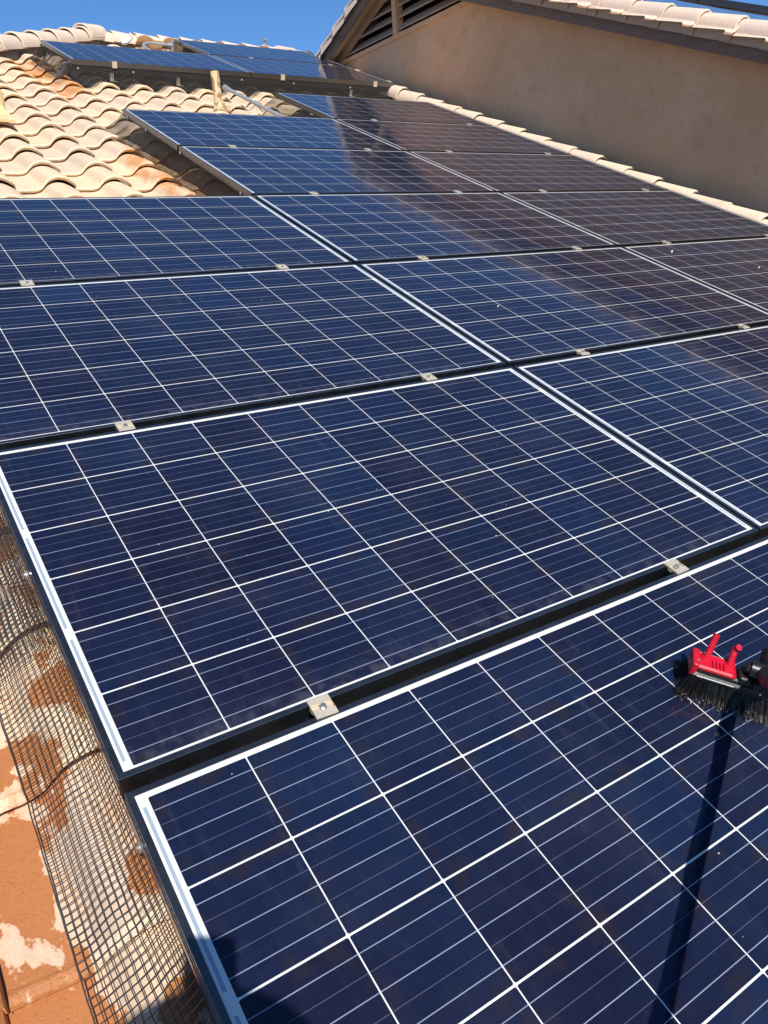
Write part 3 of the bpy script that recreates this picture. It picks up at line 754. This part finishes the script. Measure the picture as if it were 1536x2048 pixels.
mb.tube([BF(-.012, .016, .085), BF(-.016, .022, .125), BF(-.012, .02, .146)], [.016, .019, .015], 14)
mb.build('angle_joint', BLK, brush, BC, smooth=True, angle=35)
mb = MB(); mb.tube([J0, J0 + PD * .05, J0 + PD * .09, J0 + PD * .10], [.014, .018, .018, .014], 18); mb.build('pole_socket', BLK, brush, BC, smooth=True, angle=40)
POLE_END = HAND + PD * .45
mb = MB(); mb.tube([J0 + PD * .09, HAND, POLE_END], .0115, 18); mb.build('pole', BLK, brush, BC, smooth=True, angle=40)
mb = MB(); pts = [BF(.098, .010, .12)]
for i in range(26):
    t = i / 25; pts.append(J0 + PD * (.10 + t * 1.2) + side * (.004 + .003 * math.sin(t * 19)) + Vector((0, 0, .015)))
mb.tube(pts, .004, 8); mb.build('water_hose', BLK, brush, BC, smooth=True)
# bristles
BRI = Mat('bristle', .5, (.010, .009, .008)); BRI.set('Base Color', BRI.mix(BRI.attr('tip').ss(.45, 1.0) * .8, (.006, .006, .006), (.15, .10, .05))); BRI = BRI.m
mb = MB(); tip = []
rb = random.Random(3)
for i in range(2600):
    a = rb.uniform(-.146, .146); b = rb.uniform(-.027, .027)
    if rb.random() < .35: b = (-1 if rb.random() < .6 else 1) * rb.uniform(.020, .028)
    oa = sm(.09, .148, abs(a)) * math.copysign(1, a); ob = b / .028
    sp = rb.uniform(.75, 1.15)
    ea = a + oa * .017 * sp + rb.gauss(0, .005); eb = b + ob * .024 * sp + rb.gauss(0, .006)
    curl = rb.uniform(.0, .012) * ob
    z1 = rb.uniform(.0015, .005)
    p0 = BF(a, b, .046); p1 = BF(a + (ea - a) * .35, b + (eb - b) * .30, .031); p2 = BF(a + (ea - a) * .75, b + (eb - b) * .72, .013); p3 = BF(ea, eb + curl, z1)
    n0 = len(mb.v); mb.tube([p0, p1, p2, p3], [.0007, .0006, .00055, .0004], 3, False)
    light = 1 if rb.random() < .22 else 0
    tip += [0] * 3 + [.25 * light] * 3 + [.75 * light] * 3 + [1.0 * light] * 3
mb.at = {'tip': tip}; tag(mb.build('bristles', BRI, brush, BC), kind='stuff')
# water thrown round the bristles
WAT = Mat('water', .02, (1, 1, 1)); WAT.b.inputs['Transmission Weight'].default_value = 1.0; WAT.b.inputs['IOR'].default_value = 1.33; WAT = WAT.m
GLINT = plain('drop_glint', (.75, .72, .70), .25, 0, .1, 30)  # pale colour for specks that stand in for sun glints on the drops
mb = MB(); rb = random.Random(11)
def drop(c, r, fl):
    n = 8; rings = [[Vector(c) + Vector((r * math.cos(2 * math.pi * k / n) * math.cos(e), r * math.sin(2 * math.pi * k / n) * math.cos(e), fl * r * math.sin(e))) for k in range(n)] for e in (0, .5, 1.0)]
    b_ = len(mb.v); mb.add([q for g in rings for q in g] + [Vector(c) + Vector((0, 0, fl * r))], [(i * n + k, i * n + (k + 1) % n, (i + 1) * n + (k + 1) % n, (i + 1) * n + k) for i in range(2) for k in range(n)] + [(2 * n + k, 2 * n + (k + 1) % n, 3 * n) for k in range(n)])
for i in range(520):
    a = rb.uniform(-.17, .17); d = abs(rb.gauss(0, .022)) + .054
    if rb.random() < .2: a, d = rb.gauss(-.165, .02), rb.uniform(-.04, .05)
    p = BF(a, -d, -.0012); drop(p, rb.choice((.0006, .0008, .001, .0013, .0017)), rb.uniform(.4, .8))
for i in range(120):
    p = BF(rb.uniform(-.17, .17), -rb.uniform(.045, .07), rb.uniform(.0, .015)); drop(p, rb.uniform(.0006, .0012), .9)
for i in range(230):
    a = rb.uniform(-.15, .16); p = BF(a, -abs(rb.gauss(.046, .010)), rb.uniform(.0, .006)) + Vector((0, 0, .0002)); drop(p, rb.choice((.0004, .0006, .0008, .0010)), .9); n_glint = len(mb.f)
    for q in range(24): mb.mi[-1 - q] = 1
o = mb.build('water_drops', (WAT, GLINT), None, BC, smooth=True); onroof(o, *BC); tag(o, 'scattered water drops on the glass around the brush bristles', 'water drops', kind='stuff')

# small bird-dropping specks and grit on the glass
GRIT = plain('pale_grit', (.6, .56, .5), .9, 0, .3, 50)
mb = MB(); rb = random.Random(5)
for i in range(170):
    u = rb.uniform(.05, 4.8); v = rb.uniform(-.6, 4.0)
    s = rb.choice((.0005, .0006, .0008, .0012)); p = Vector((u, v, -.0004)); mb.box(p - Vector((s, s * .7, .0006)), p + Vector((s, s * .7, s * .6)))
for p, s in (((3.55, 1.93), .006), ((3.9, 1.62), .004), ((1.95, 1.5), .003)):
    p = Vector((*p, .001)); mb.tube([p - Vector((0, 0, .002)), p, p + Vector((s * .2, 0, s))], [s, s * .9, s * .4], 7)
o = mb.build('grit', GRIT, None, (2, 1.5, 0)); onroof(o, 2, 1.5, 0); tag(o, 'pale specks of grit scattered over the dark glass', 'grit', kind='stuff')

# ------------------------------------------------------------------ photographer, out of frame, whose shadow falls on the lower left
SKIN = plain('skin', (.50, .30, .21), .5, 0, .08, 20); SHIRT = plain('grey_shirt', (.12, .13, .16), .85, 0, .2, 12); TROU = plain('dark_trousers', (.05, .055, .07), .85, 0, .2, 12)
cw_ = W(*CAMP)
feet = W(-.438, -1.69, -.10)
UPZ = Vector((0, 0, 1)); fw = Vector((.45, .89, 0)).normalized(); rt = Vector((.89, -.45, 0)).normalized()
def P(r, f, z): return feet + rt * r + fw * f + UPZ * z
hand_r = W(*HAND); cb = m.to_3x3(); cright, cup, cback = cb.col[0], cb.col[1], cb.col[2]
ph_c = cw_ + cback * .012 - cup * .052 + cright * .018 * -1
def skin_mesh(name, J, E, mats, matf, parent=None, origin=None, sub=2):
    og = Vector(origin); me = bpy.data.meshes.new(name)
    me.from_pydata([tuple(Vector(p) - og) for p, r in J], E, [])
    ob = bpy.data.objects.new(name, me); COL.objects.link(ob)
    md = ob.modifiers.new('skin', 'SKIN'); md.use_smooth_shade = True
    for i, (p, r) in enumerate(J):
        sv = me.skin_vertices[0].data[i]; sv.radius = r if isinstance(r, tuple) else (r, r); sv.use_root = (i == 0)
    sb = ob.modifiers.new('sub', 'SUBSURF'); sb.levels = sub; sb.render_levels = sub
    dg = bpy.context.evaluated_depsgraph_get(); ev = ob.evaluated_get(dg); nm = bpy.data.meshes.new_from_object(ev)
    ob.modifiers.clear(); ob.data = nm; nm.materials.clear()
    for q in mats: nm.materials.append(q)
    for p_ in nm.polygons: p_.material_index = matf(p_.center + og); p_.use_smooth = True
    if parent: ob.parent = parent
    ob.location = og if not parent else og - parent.location
    return ob
sh_r, sh_l = P(.19, .02, 1.40), P(-.19, .02, 1.40)
def elbow(a, b, drop, out):
    mid = a.lerp(b, .5); return mid + UPZ * -drop + rt * out
el_r = elbow(sh_r, hand_r, .12, .08); ph_grip = ph_c - cup * .045 + cback * .012
el_l = elbow(sh_l, ph_grip, .20, -.12)
J = [(P(0, 0, .95), (.15, .11)), (P(0, 0, 1.12), (.135, .10)), (P(0, .01, 1.30), (.165, .11)), (P(0, .01, 1.42), (.10, .08)), (P(0, .03, 1.50), (.055, .055)), (P(0, .05, 1.60), (.078, .090)), (P(0, .05, 1.69), (.072, .085)),
     (sh_r, .058), (el_r, .042), (hand_r.lerp(el_r, .15), .028), (sh_l, .058), (el_l, .042), (ph_grip.lerp(el_l, .15), .027),
     (P(.10, 0, .88), .085), (P(.12, .03, .48), .058), (P(.13, -.02, .10), .040), (P(.13, .13, .04), .038),
     (P(-.10, 0, .88), .085), (P(-.12, .03, .48), .058), (P(-.13, -.02, .10), .040), (P(-.13, .13, .04), .038)]
E_ = [(0, 1), (1, 2), (2, 3), (3, 4), (4, 5), (5, 6), (2, 7), (7, 8), (8, 9), (2, 10), (10, 11), (11, 12), (0, 13), (13, 14), (14, 15), (15, 16), (0, 17), (17, 18), (18, 19), (19, 20)]
def bm_(c):
    q = c - feet; z = q.z
    if z > 1.47 or (c - hand_r).length < .20 or (c - ph_grip).length < .20: return 0
    return 1 if z > .97 else 2
# hands: palm and five fingers joined to the wrists
def add_hand(wrist_i, grip, axis, back, thumb):
    """fingers close round a grip point; axis runs along the held thing, back points from the thing to the palm"""
    pi = len(J); J.append((grip + back * .034, (.030, .020))); E_.append((wrist_i, pi))
    cur = (axis.cross(back)).normalized()
    for k in range(4):
        o0 = grip + axis * (.030 - .020 * k) + back * .030 + cur * .012
        L = (.9, 1.0, .95, .78)[k]
        a = len(J); J.append((o0 + cur * .016, .0095)); J.append((grip + axis * (.030 - .020 * k) + cur * (.030 * L) - back * .006, .0088)); J.append((grip + axis * (.029 - .020 * k) - back * (.026 * L) + cur * .014, .008)); J.append((grip + axis * (.028 - .020 * k) - back * .026 - cur * .004, .007))
        E_.extend([(pi, a), (a, a + 1), (a + 1, a + 2), (a + 2, a + 3)])
    a = len(J); J.append((grip + back * .020 - cur * .022 + axis * .028 * thumb, .011)); J.append((grip - back * .008 - cur * .027 + axis * .040 * thumb, .0095)); J.append((grip - back * .024 - cur * .010 + axis * .044 * thumb, .008))
    E_.extend([(pi, a), (a, a + 1), (a + 1, a + 2)])
add_hand(9, hand_r, (MR @ PD).normalized(), ((hand_r.lerp(el_r, .2) - hand_r).normalized() - (MR @ PD) * ((hand_r.lerp(el_r, .2) - hand_r).normalized().dot(MR @ PD))).normalized(), 1)
add_hand(12, ph_grip, cup, cback, 1)
person = skin_mesh('person', J, E_, [SKIN, SHIRT, TROU], bm_, None, feet)
tag(person, 'person in cap and grey shirt behind the camera, casting the lower left shadow', 'person')
HAT = plain('dark_cap', (.03, .03, .04), .8, 0, .2, 20)
hc = P(0, .05, 1.685)
mb = MB()
rows = []
for i in range(9):
    e = i / 8 * math.pi / 2
    rows.append([hc + (rt * math.cos(a) * .098 + fw * math.sin(a) * .112) * math.cos(e) + UPZ * (.10 * math.sin(e)) for a in [2 * math.pi * k / 24 for k in range(25)]])
mb.grid(rows)
rows = [[hc + (rt * math.cos(a) * (.098 + d * .9) + fw * math.sin(a) * (.112 + d)) + UPZ * (-.1 * d) for a in [math.radians(20 + 140 * k / 12) for k in range(13)]] for d in (0, .04, .08)]
mb.grid(rows); mb.grid([[q + UPZ * -.004 for q in r][::-1] for r in rows])
mb.build('cap', HAT, person, feet, smooth=True)
# hair, eyes, nose and ears
mb = MB(); hh = P(0, .05, 1.63)
mb.tube([hh - fw * .03 + UPZ * -.05, hh - fw * .035 + UPZ * .0, hh - fw * .02 + UPZ * .05], [.062, .083, .082], 18); mb.build('hair', HAT, person, feet, smooth=True)
mb = MB()
for sg in (-1, 1):
    mb.tube([hh + rt * sg * .030 + fw * .078 + UPZ * .005, hh + rt * sg * .030 + fw * .094 + UPZ * .005], [.012, .007], 10)
mb.build('eyes', RAIL, person, feet, smooth=True)
mb = MB(); mb.tube([hh + fw * .085 + UPZ * .01, hh + fw * .108 + UPZ * -.018, hh + fw * .09 + UPZ * -.03], [.008, .013, .008], 10); mb.tube([hh + fw * .08 + rt * -.022 + UPZ * -.055, hh + fw * .093 + UPZ * -.055, hh + fw * .08 + rt * .022 + UPZ * -.055], .006, 8)
for sg in (-1, 1): mb.tube([hh + rt * sg * .074 + UPZ * .02, hh + rt * sg * .088, hh + rt * sg * .076 + UPZ * -.025], [.008, .014, .006], 8)
mb.build('face_features', SKIN, person, feet, smooth=True)
# the phone that takes the picture, just behind the lens point
mb = MB(); og = ph_c
pts = []
for cx_, cy_, a0_ in ((.024, .063, 0), (-.024, .063, 90), (-.024, -.063, 180), (.024, -.063, 270)):
    pts += [(cx_ + .012 * math.cos(math.radians(a0_ + k * 22.5)), cy_ + .012 * math.sin(math.radians(a0_ + k * 22.5))) for k in range(5)]
n = len(pts); mb.add([og + cright * x + cup * y + cback * z for z in (0, .008) for x, y in pts], [tuple(range(n))[::-1], tuple(range(n, 2 * n))] + [(i, (i + 1) % n, n + (i + 1) % n, n + i) for i in range(n)])
o = mb.build('phone', RAIL, None, og); o.location = og; tag(o, 'black phone held up behind the camera position by the photographer', 'phone')
